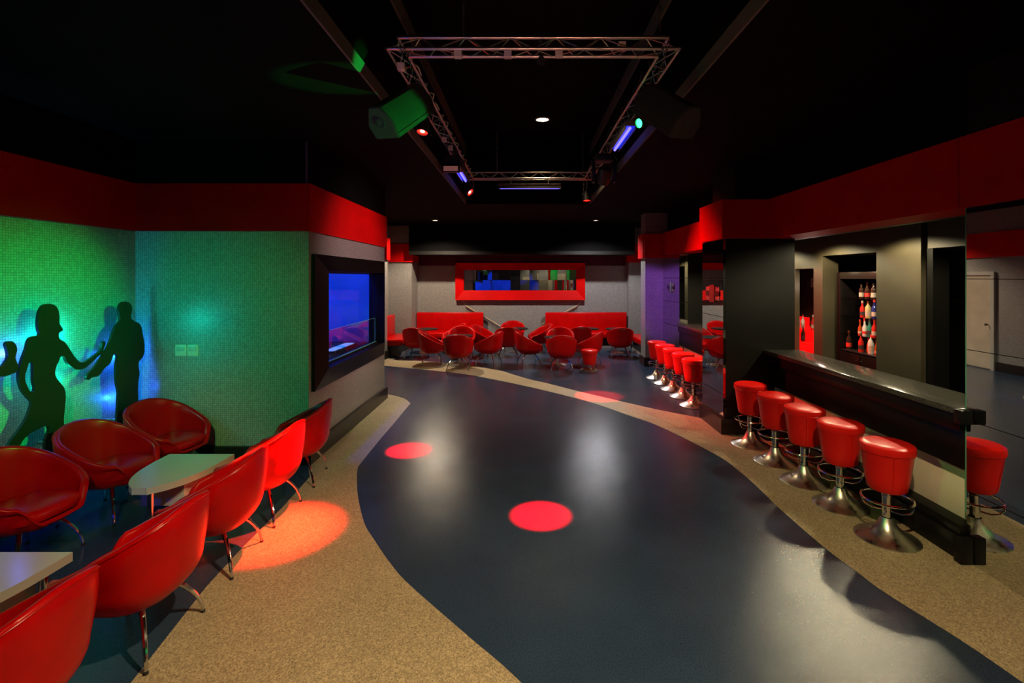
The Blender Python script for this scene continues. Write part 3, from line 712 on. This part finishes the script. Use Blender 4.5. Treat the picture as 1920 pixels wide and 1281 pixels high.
def par(loc, target, lab, lens, r=.075, core=None):
    loc = Vector(loc); dr = (Vector(target)-loc).normalized(); q = dr.to_track_quat('-Z', 'Y').to_matrix().to_4x4()
    t = thing('par_lamp', lab, 'stage light', loc)
    m = q
    lathe('housing', [(.03, .16), (.05, .14), (r*.85, .06), (r, .0), (r, -.03), (r*.93, -.03), (r*.93, -.01)], M_PLB, t, 20, mtx=m, cap=False)
    lathe('lens', [(0, -.012), (r*.92, -.012), (r*.92, -.006), (0, -.006)], lens, t, 20, mtx=m)
    if core: lathe('lens_glow', [(0, -.02), (r*.4, -.016), (r*.4, -.013), (0, -.013)], core, t, 14, mtx=m)
    y = [(r+.012, 0, 0), (r+.02, 0, .10), (0, 0, .19), (-r-.02, 0, .10), (-r-.012, 0, 0)]
    yb = [Vector(p) for p in y]
    zrot = Matrix.Rotation(math.atan2(dr.x, -dr.y), 4, 'Z')
    tube('yoke', [zrot @ p for p in yb], .006, M_PLB, t, 6)
    tube('clamp', [Vector((0, 0, .19)), Vector((0, 0, max(.2, HT-loc.z)))], .012, M_STEEL, t, 8)
    return t
par((-1.08, 5.16, 3.60), (-1.3, 4.6, 1.8), 'red stage lamp just below the green lit speaker', M_LRED, .06, M_LRED2)
par((-1.04, 9.1, 3.64), (.6, 8.4, 2.4), 'red stage lamp at the rear left corner of the truss', M_LRED, .07, M_LRED2)
par((1.14, 9.1, 3.50), (1.22, 8.7, 0), 'red stage lamp at the rear right corner of the truss', M_LRED, .07)
par((1.17, 4.98, 3.62), (-.6, 3.9, 2.9), 'green stage lamp on the right side of the truss', M_LGRN, .05)
par((.13, 4.05, 3.84), (.133, 4.23, 0), 'small black pinspot under the front of the truss', M_PLB, .03)
def uv(a, b, lab, wd=.13):
    a = Vector(a); b = Vector(b); t = thing('ultraviolet_fixture', lab, 'stage light', (a+b)/2)
    dr = (b-a).normalized(); s = dr.cross(Vector((0, 0, 1))).normalized(); L = (b-a).length/2
    def bx(n, s0, s1, z0, z1, m, l=L):
        mt = Matrix(((s.x, dr.x, 0, 0), (s.y, dr.y, 0, 0), (0, 0, 1, 0), (0, 0, 0, 1)))
        box(n, (s0, s1), (-l, l), (z0, z1), m, t, 0, mtx=mt)
    bx('housing', -wd/2, wd/2, .0, .05, M_LIP); bx('side_flange', -wd/2, -wd/2+.012, -.04, 0, M_ALU); bx('side_flange', wd/2-.012, wd/2, -.04, 0, M_PLB)
    bx('filter', -wd/2+.012, wd/2-.012, -.004, 0, M_UV2, L-.02)
    for f in (-.6, .6): p = dr*L*f; tube('clamp', [p+Vector((0, 0, .05)), p+Vector((0, 0, HT-t.location.z))], .01, M_STEEL, t, 6)
    mt = [Vector((0, 0, -.022))-dr*(L-.03), Vector((0, 0, -.022))+dr*(L-.03)]
    tube('tube_lamp', mt, .016, M_UV, t, 10)
uv((1.17, 5.45, 3.74), (1.17, 6.45, 3.74), 'wide glowing blue fixture on the right side of the truss')
uv((-1.07, 7.75, 3.80), (-1.07, 8.85, 3.80), 'glowing blue fixture near the rear of the left truss side')
uv((-.50, 9.12, 3.74), (.66, 9.12, 3.74), 'long thin blue tube fixture under the rear of the truss', .09)
# mirror scanner
t = thing('scanner_light', 'black scanner box with a pink lit mirror on the left truss side', 'stage light', (-1.04, 7.1, 3.62))
prism('body', [(-.12, -.18), (.12, -.18), (.14, .22), (-.14, .22)], 0, .16, M_PLB, t, bev=.008)
lathe('fan_ring', [(.035, -.004), (.045, -.004), (.045, .004), (.035, .004)], M_LIP, t, 18, c=(0, 0, 0), mtx=Matrix.Translation((.03, -.181, .09)) @ Matrix.Rotation(PI/2, 4, 'X'), cap=False)
box('mirror_head', (-.12, .12), (-.26, -.20), (-.10, .0), M_PLB, t, .005)
box('mirror_face', (-.10, .10), (-.264, -.261), (-.085, -.015), mat('pink_glow_mirror', (.55, .30, .28), .25, 1, emit=(.4, .14, .12), es=.35), t)  # emission paints in the pink light caught by the mirror
tube('clamp', [(0, 0, .16), (0, 0, .25)], .015, M_STEEL, t)
# moving head
t = thing('moving_head_light', 'black moving head lamp hanging on the right truss side', 'stage light', (1.13, 7.05, 3.35))
box('base', (-.13, .13), (-.12, .12), (.36, .46), M_PLB, t, .02)
for s in (-1, 1): box('yoke_arm', (s*.15-.025, s*.15+.025), (-.05, .05), (.06, .36), M_PLB, t, .015)
lathe('head', [(0, -.12), (.07, -.115), (.085, -.06), (.10, .04), (.09, .12), (.05, .15), (0, .155)], M_PLB, t, 20, mtx=Matrix.Translation((0, 0, .15)) @ Matrix.Rotation(.5, 4, 'X'))
lathe('head_lens', [(0, -.124), (.055, -.122), (.055, -.118), (0, -.118)], M_CHROME, t, 18, mtx=Matrix.Translation((0, 0, .15)) @ Matrix.Rotation(.5, 4, 'X'))
tube('clamp', [(0, 0, .46), (0, 0, .52)], .02, M_STEEL, t)
tube('loop_cable', [(.10, 0, .44), (.17, 0, .42), (.21, 0, .34), (.18, 0, .27), (.12, 0, .26)], .006, M_PLW, t, 6)
t = thing('chain_loop', 'short silver chain dangling at the rear left truss corner', 'chain', (-.96, 9.0, 3.6)); chain(t, (-.96, 9.0, 3.86), (-.96, 9.0, 3.58), 12)
t = thing('chain_loop', 'short silver chain dangling at the rear right truss corner', 'chain', (1.08, 9.0, 3.6)); chain(t, (1.08, 9.0, 3.86), (1.06, 9.0, 3.56), 12)

# ------------------------------------------------------------------ silhouettes
PX = -4.14
def silhouette(outline, hole, lab, name='dancer_silhouette'):
    cu = bpy.data.curves.new('c', 'CURVE'); cu.dimensions = '2D'; cu.fill_mode = 'BOTH'; cu.extrude = .012; cu.resolution_u = 3
    for pl in [outline]+([hole] if hole else []):
        sp = cu.splines.new('BEZIER'); sp.bezier_points.add(len(pl)-1); sp.use_cyclic_u = True
        for bp, (a, b) in zip(sp.bezier_points, pl):
            bp.co = (a, b, 0); bp.handle_left_type = bp.handle_right_type = 'AUTO'
    tmp = bpy.data.objects.new('tmp', cu); col.objects.link(tmp)
    me = bpy.data.meshes.new_from_object(tmp.evaluated_get(bpy.context.evaluated_depsgraph_get()))
    bpy.data.objects.remove(tmp); me.name = name
    # (a, b, z) -> world (PX+z, a, b)
    me.transform(Matrix(((0, 0, 1, PX), (1, 0, 0, 0), (0, 1, 0, 0), (0, 0, 0, 1))))
    ym = sum(a for a, b in outline)/len(outline)
    t = thing(name, lab, 'wall cut-out', (PX, ym, 0))
    link('board', me, M_SIL, t, True)
    for z in (.6, 1.3):
        tube('standoff', [(PX-.0125, ym, z), (-4.29, ym, z)], .012, M_STEEL, t, 8, world=True)
W = [(4.258, 1.822), (4.303, 1.808), (4.331, 1.777), (4.349, 1.716), (4.352, 1.635), (4.381, 1.58), (4.349, 1.561), (4.349, 1.51), (4.396, 1.474), (4.453, 1.391), (4.51, 1.306), (4.569, 1.258), (4.648, 1.276), (4.72, 1.312), (4.756, 1.33), (4.784, 1.375), (4.798, 1.425), (4.822, 1.418), (4.817, 1.37), (4.798, 1.332), (4.813, 1.305), (4.766, 1.296), (4.683, 1.246), (4.595, 1.199), (4.527, 1.199), (4.477, 1.228), (4.428, 1.275), (4.373, 1.351), (4.342, 1.304), (4.319, 1.264), (4.311, 1.193), (4.349, 1.126), (4.396, 1.056), (4.409, 0.979), (4.4, 0.876), (4.389, 0.76), (4.404, 0.636), (4.36, 0.476), (4.36, 0.03), (4.24, 0.03), (4.221, 0.544), (4.221, 0.652), (4.251, 0.757), (4.15, 0.76), (4.06, 0.733), (3.993, 0.646), (3.88, 0.03), (3.77, 0.03), (3.86, 0.60), (3.942, 0.744), (3.993, 0.795), (4.06, 0.884), (4.087, 0.946), (4.101, 1.012), (4.084, 1.037), (4.033, 1.111), (4.007, 1.185), (4.0, 1.268), (4.026, 1.372), (4.06, 1.463), (4.087, 1.542), (4.129, 1.558), (4.168, 1.561), (4.16, 1.604), (4.16, 1.717), (4.178, 1.779), (4.211, 1.816)]
H_ = [(4.098, 1.346), (4.067, 1.296), (4.05, 1.224), (4.067, 1.152), (4.112, 1.09), (4.129, 1.103), (4.117, 1.175), (4.115, 1.274)]
Mn = [(5.062, 1.803), (5.111, 1.79), (5.141, 1.76), (5.152, 1.707), (5.137, 1.63), (5.181, 1.591), (5.259, 1.549), (5.293, 1.446), (5.321, 1.263), (5.293, 1.186), (5.243, 1.15), (5.252, 1.023), (5.236, 0.938), (5.23, 0.815), (5.21, 0.03), (5.11, 0.03), (5.107, 0.601), (5.094, 0.605), (5.08, 0.03), (4.98, 0.03), (4.98, 0.874), (4.955, 0.997), (4.949, 1.15), (4.945, 1.285), (4.88, 1.195), (4.813, 1.158), (4.747, 1.098), (4.674, 1.097), (4.639, 1.08), (4.618, 1.124), (4.648, 1.149), (4.701, 1.187), (4.756, 1.249), (4.832, 1.335), (4.87, 1.395), (4.91, 1.49), (4.949, 1.561), (5.0, 1.607), (4.994, 1.667), (4.986, 1.735), (5.01, 1.785)]
Th = [(3.904, 1.532), (3.942, 1.538), (3.974, 1.509), (3.987, 1.46), (3.974, 1.401), (3.993, 1.337), (3.996, 1.296), (3.942, 1.273), (3.867, 1.268), (3.771, 1.313), (3.725, 1.372), (3.714, 1.122), (3.725, 0.677), (3.66, 0.03), (3.44, .03), (3.501, 0.76), (3.501, 1.294), (3.511, 1.626), (3.572, 1.667), (3.593, 1.713), (3.572, 1.788), (3.604, 1.847), (3.658, 1.844), (3.691, 1.767), (3.669, 1.694), (3.669, 1.657), (3.737, 1.586), (3.795, 1.411), (3.867, 1.347), (3.891, 1.369), (3.916, 1.417), (3.91, 1.471)]
silhouette(W, H_, 'black cut-out of a dancing woman in a dress on the glowing green wall')
silhouette(Mn, None, 'black cut-out of a man reaching out an arm by the wall corner')
silhouette(Th, None, 'black cut-out of a dancer, only the raised hand in view, at the left edge')
def glow(loc, e, c): lamp('silhouette_lamp', 'POINT', loc, e, c, None, .03)
glow((-4.215, 4.41, 1.50), 16, (0, .9, .7)); glow((-4.215, 4.44, 1.1), 5, (0, .8, .5)); glow((-4.225, 4.08, 1.42), 6, (.05, .1, 1))
glow((-4.225, 3.66, 1.35), 7, (.02, .1, 1)); glow((-4.225, 3.60, 1.0), 4, (0, .8, .6))
glow((-4.225, 5.10, 1.25), 10, (.01, .12, 1)); glow((-4.225, 5.1, .8), 7, (.01, .1, 1))

# ------------------------------------------------------------------ tub chairs
def sstep(a, b, x):
    t = min(1, max(0, (x-a)/(b-a))); return t*t*(3-2*t)
NT = 56
def plan(th, ax=.325, by=.345, e=2.5):
    c, s = math.cos(th), math.sin(th)
    r = (abs(c/ax)**e+abs(s/by)**e)**(-1/e); return r
def rimh(th):
    r = plan(th); x = r*math.cos(th)
    f = min(1, max(0, (x+.325)/.56))
    h = .785-.285*(f**.92)
    h += .012*math.exp(-((abs(th)-PI)/.5)**2)
    k = sstep(math.radians(24), math.radians(47), abs(th))
    return .35*(1-k)+h*k
def shell_mesh():
    bm = bmesh.new(); zb = .265; rings = []
    ths = [-PI+2*PI*i/NT for i in range(NT)]
    prof = []
    for th in ths:
        Rr = plan(th); H = rimh(th); P = []
        na = 9; lh = min(.19, (H-zb)*.92)
        P.append((.02, zb))
        for k in range(na+1):
            a = (PI/2)*k/na
            P.append((Rr*(.40+.52*math.sin(a)), zb+lh*(1-math.cos(a))))
        for k in range(1, 5):
            f = k/4; P.append((Rr*(.92+.08*f*(2-f)), zb+lh+(H-.012-zb-lh)*f))
        # rim: pull in then down inside
        th_ = .045 if abs(th) > .6 else .04
        P[-1] = (Rr*.995, H-.012)
        P += [(Rr-.008, H-.001), (Rr-.022, H+.004), (Rr-th_+.004, H-.003), (Rr-th_-.004, H-.018)]
        Hs = .35
        for k in range(1, 6):
            f = k/5; zz = (H-.018)*(1-f)+Hs*f
            P.append((Rr-th_-.004-.04*f**1.5, zz))
        P.append((.03, Hs-.01)); prof.append(P)
    m = len(prof[0])
    grid = [[bm.verts.new((P[j][0]*math.cos(t), P[j][0]*math.sin(t), P[j][1])) for j in range(m)] for t, P in zip(ths, prof)]
    for i in range(NT):
        for j in range(m-1):
            bm.faces.new((grid[i][j], grid[(i+1) % NT][j], grid[(i+1) % NT][j+1], grid[i][j+1]))
    bm.faces.new([grid[i][0] for i in range(NT)]); bm.faces.new([grid[i][-1] for i in range(NT)][::-1])
    return bm
def cushion_mesh():
    bm = bmesh.new(); ths = [2*PI*i/NT for i in range(NT)]; rings = []
    for s, z in ((.80, .352), (.97, .36), (1.0, .385), (.99, .41), (.94, .428), (.8, .440), (.5, .448), (.2, .45)):
        rg = []
        for t in ths:
            r = plan(t, .245, .262, 3.0)*s; x = r*math.cos(t); y = r*math.sin(t)
            dz = .006*math.cos(x*9)*math.cos(y*8)
            rg.append(bm.verts.new((x+.055, y, z+(dz if s < .95 else 0)-(.02*sstep(0, .3, -x) if z > .36 else 0))))
        rings.append(rg)
    for a, b in zip(rings, rings[1:]):
        for i in range(NT): bm.faces.new((a[i], a[(i+1) % NT], b[(i+1) % NT], b[i]))
    bm.faces.new(rings[0][::-1]); bm.faces.new(rings[-1]); return bm
def make_chair(lab, loc, rz, group):
    t = thing('tub_chair', lab, 'chair', loc, rz, group)
    from_bm('shell', shell_mesh(), M_RED, t, smooth=True)
    from_bm('seat_cushion', cushion_mesh(), M_REDC, t, smooth=True)
    pts = []
    for i in range(NT*2):
        th = -PI+2*PI*i/(NT*2); r = plan(th)*.998
        pts.append((r*math.cos(th), r*math.sin(th), rimh(th)-.012))
    tube('piping', pts, .0035, M_RED, t, 5, True)
    lathe('swivel_plate', [(0, .256), (.11, .256), (.12, .262), (.12, .27), (0, .27)], M_PLB, t, 20)
    for sx in (-1, 1):
        for sy in (-1, 1):
            P = []
            for k in range(9):
                f = k/8; x = .09+.135*(1-(1-f)**1.6); y = .09+.147*(1-(1-f)**1.6); z = .285-.28*(f**1.25)
                P.append((sx*x, sy*y, z+.003))
            l = tube('leg', P, [.016-.006*k/8 for k in range(9)], M_CHROME, t, 8)
            lathe('foot_cap', [(.012, 0), (.013, .006), (.010, .018), (.0, .019)], M_RUB, l, 10, c=(sx*.225, sy*.237, .002))
    return t
GL = 'red tub chairs along the left wall tables'
GB = 'red tub chairs around the rear tables'
D = math.radians
first = make_chair('red tub chair nearest the camera, cut off by the bottom left corner', (-2.19, 1.98, 0), D(182), GL)
for x, y, a, lab in (
    (-2.19, 2.76, 182, 'red tub chair seen from behind, second from the bottom left corner'),
    (-2.24, 3.54, 186, 'red tub chair seen from behind beside the red light patch on the floor'),
    (-2.28, 4.25, 180, 'red tub chair seen from behind with its back washed bright by red light'),
    (-2.32, 4.99, 188, 'red tub chair seen from behind nearest the booth wall corner'),
    (-3.63, 3.54, -3, 'red tub chair at the left edge with a blue sheen on its seat'),
    (-3.63, 4.28, 2, 'red tub chair in front of the woman cut-out facing the green topped table'),
    (-3.62, 4.98, -10, 'red tub chair in the wall corner beneath the man cut-out')):
    dup(first, (x, y, 0), D(a), lab)
for x, y, a, lab in (
    (-1.50, 11.02, 92, 'red tub chair seen from behind in front of the left rear table'),
    (-2.22, 11.66, 8, 'red tub chair on the left side of the left rear table'),
    (-1.62, 12.50, -82, 'red tub chair facing the camera behind the left rear table'),
    (-.86, 11.60, 160, 'red tub chair on the right side of the left rear table'),
    (-2.78, 12.55, 82, 'red tub chair partly hidden at the far left before the small sofa table'),
    (-1.95, 13.35, 200, 'red tub chair in front of the left sofa with only its pointed back showing'),
    (-1.10, 13.0, -20, 'red tub chair left of the middle rear table with its back to the left sofa'),
    (-.44, 12.72, 90, 'red tub chair seen from behind in front of the middle rear table'),
    (-.36, 14.0, -90, 'red tub chair behind the middle rear table facing the camera'),
    (.40, 13.35, 195, 'red tub chair right of the middle rear table beside the right sofa'),
    (.80, 10.92, 91, 'red tub chair seen from behind in front of the right rear table'),
    (.08, 11.50, 14, 'red tub chair on the left side of the right rear table'),
    (.86, 12.18, -95, 'red tub chair facing the camera behind the right rear table'),
    (1.50, 11.55, 158, 'red tub chair on the right side of the right rear table beside the low pouf'),
    (1.38, 12.85, 100, 'red tub chair with its dark back turned before the right sofa'),
    (2.42, 12.6, 88, 'red tub chair seen from behind standing alone near the right corner bench')):
    dup(first, (x, y, 0), D(a), lab, GB)

# ------------------------------------------------------------------ round tables
def round_table(x, y, r, lab, first=None):
    if first: return dup(first, (x, y, 0), 0, lab)
    t = thing('round_table', lab, 'table', (x, y, 0), 0, 'round black pedestal tables in the rear')
    lathe('tabletop', [(0, .635), (r-.01, .635), (r, .642), (r, .655), (r-.006, .66), (0, .66)], M_TOP, t, 40)
    lathe('pedestal', [(.03, .02), (.026, .06), (.026, .60), (.09, .632), (.0, .634)], M_CHROME, t, 16)
    lathe('table_base', [(.20, .001), (.20, .012), (.12, .028), (.03, .045), (0, .046)], M_STEEL, t, 32)
    return t
rt = round_table(-1.58, 11.78, .32, 'round black table encircled by four chairs at the left of the rear floor')
for x, y, lab in ((.76, 11.50, 'round black table encircled by four chairs at the right of the rear floor'),
                  (-2.70, 13.35, 'small round black table before the left end of the left sofa'),
                  (-2.95, 12.98+.3, ''), (-.24, 13.45, 'round black table in the gap between the two sofas'),
                  (1.70, 13.45, 'round black table before the middle of the right sofa'), (2.50, 13.35, 'round black table before the right end of the right sofa')):
    if lab: round_table(x, y, .3, lab, rt)

# ------------------------------------------------------------------ sofas and benches
def sofa(x0, x1, yb, lab, loc, rz=0, depth=.95, L=None, base=M_BASE):
    t = thing('banquette_sofa', lab, 'sofa', loc, rz)
    L = x1-x0
    box('backrest', (-L/2, L/2), (-.24, -.10), (.30, 1.0), M_REDC, t, .03, seg=3)
    box('seat', (-L/2, L/2), (-depth, -.235), (.30, .46), M_REDC, t, .035, seg=3)
    box('plinth', (-L/2+.02, L/2-.02), (-depth+.10, -.02), (.003, .30), base, t)
    for k in range(1, 3):
        box('seat_seam', (-L/2+L*k/3-.003, -L/2+L*k/3+.003), (-depth-.0, -.14), (.459, .463), M_FRAME, t) if 0 else None
    box('kick_strip', (-L/2+.02, L/2-.02), (-depth+.085, -depth+.10), (.003, .08), M_GRAY, t)
    return t
sofa(-3.27, -1.26, 15, 'long red leather sofa against the back wall left of the mirror centre', (-2.27, 15.0, 0))
sofa(.60, 3.05, 15, 'long red leather sofa against the back wall right of the mirror centre', (1.83, 15.0, 0))
sofa(0, 1.45, 0, 'short red bench seat against the left rear wall between two pilasters', (-3.95, 13.28, 0), PI/2, .78)
sofa(0, 2.0, 0, 'red bench seat along the right rear wall behind the violet pillar', (3.55, 12.88, 0), -PI/2, .62)

# ------------------------------------------------------------------ stools
def stool_parts(t, top, low=False):
    sb = top-.365 if not low else top-.33
    rt_, rb = .185, .135
    lathe('seat', [(0, sb), (rb-.012, sb), (rb, sb+.012), (rb+.012, sb+.08), (rt_-.012, top-.09), (rt_, top-.055), (rt_+.003, top-.035), (rt_-.002, top-.012), (rt_-.022, top-.001), (rt_-.06, top+.004), (0, top+.006)], M_STOOL, t, 40)
    tube('piping', [((rt_+.001)*math.cos(2*PI*k/40), (rt_+.001)*math.sin(2*PI*k/40), top-.06) for k in range(40)], .0025, M_STOOL, t, 4, True)
    tube('seam', [((rb+.001+(rt_-rb)*f)*math.cos(D(-112)), (rb+.001+(rt_-rb)*f)*math.sin(D(-112)), sb+.02+(top-.08-sb)*f) for f in (0, .5, 1)], .0025, M_REDC, t, 4)
    br = .222 if not low else .19
    bh = .17 if not low else .05
    lathe('trumpet_base', [(0, .002), (br, .002), (br, .010), (br-.006, .014), (br*.8, .03), (br*.55, .055*(.5 if low else 1)), (br*.33, bh*.6), (.052, bh*.85), (.042, bh)], M_STEEL, t, 48, cap=False)
    lathe('pole', [(.034, bh*.9), (.034, sb)], M_CHROME, t, 24, cap=False)
    if not low:
        lathe('collar', [(.034, .33), (.037, .332), (.037, .345), (.034, .347)], M_CHROME, t, 24, cap=False)
        rr = .172
        fr_ = tube('footrest_ring', [(rr*math.cos(2*PI*k/40), rr*math.sin(2*PI*k/40), .315) for k in range(40)], .0095, M_CHROME, t, 8, True)
        for k in range(4):
            a = PI/4+k*PI/2; c, s = math.cos(a), math.sin(a)
            tube('footrest_bracket', [(rr*c, rr*s, .312), (rr*.98*c, rr*.98*s, .27), (rr*.84*c, rr*.84*s, .235), (rr*.55*c, rr*.55*s, .215), (.03*c, .03*s, .22)], .0065, M_CHROME, fr_, 6)
GS = 'red bar stools along the near bar counter'
s0 = thing('bar_stool', 'red bar stool nearest the camera beside the side mirror', 'stool', (2.845, 3.86, 0), 0, GS)
stool_parts(s0, .755)
for x, y, lab in ((2.83, 4.41, 'second red bar stool from the camera at the near bar'), (2.795, 4.92, 'middle red bar stool of the five at the near bar'),
                  (2.775, 5.45, 'fourth red bar stool from the camera at the near bar'), (2.755, 6.01, 'red bar stool next to the black mirrored pillar at the near bar')):
    dup(s0, (x, y, 0), R.uniform(-.4, .4), lab)
for x, y, lab in ((2.68, 10.0, 'furthest red bar stool beside the violet pillar'), (2.70, 9.49, 'second furthest red bar stool at the far bar'),
                  (2.70, 8.97, 'middle red bar stool of the five at the far bar'), (2.71, 8.43, 'red bar stool second from the mirrored pillar at the far bar'), (2.69, 7.84, 'red bar stool half hidden behind the mirrored pillar at the far bar')):
    dup(s0, (x, y, 0), R.uniform(-.4, .4), lab, 'red bar stools along the far bar counter')
t = thing('low_pouf_stool', 'low red round pouf stool on a short steel foot at the right rear table', 'stool', (1.42, 10.88, 0))
stool_parts(t, .455, True)

# ------------------------------------------------------------------ coffee tables
def coffee(x, y, lab):
    t = thing('coffee_table', lab, 'table', (x, y, 0), 0, None)
    half = [(.285, .35), (.275, .1), (.235, -.1), (.16, -.25), (.065, -.345), (.045, -.35)]
    cv = smooth_curve(half, 5); pl = cv+[(-a, b) for a, b in cv[::-1]]
    prism('tabletop', pl, .45, .50, M_WHITE, t, bev=.004)
    box('storage_box', (-.17, .17), (-.12, .26), (.26, .45), M_WHITE, t, .006)
    for a, b in ((0, -.24), (-.20, .27), (.20, .27)): 
        l = lathe('leg', [(.022, .001), (.022, .45)], M_CHROME, t, 16, c=(a, b, 0))
coffee(-2.84, 3.96, 'pointed white coffee table glowing green between the two rows of tub chairs')
coffee(-2.84, 2.42, 'white coffee table with blue reflections cut off at the left edge')
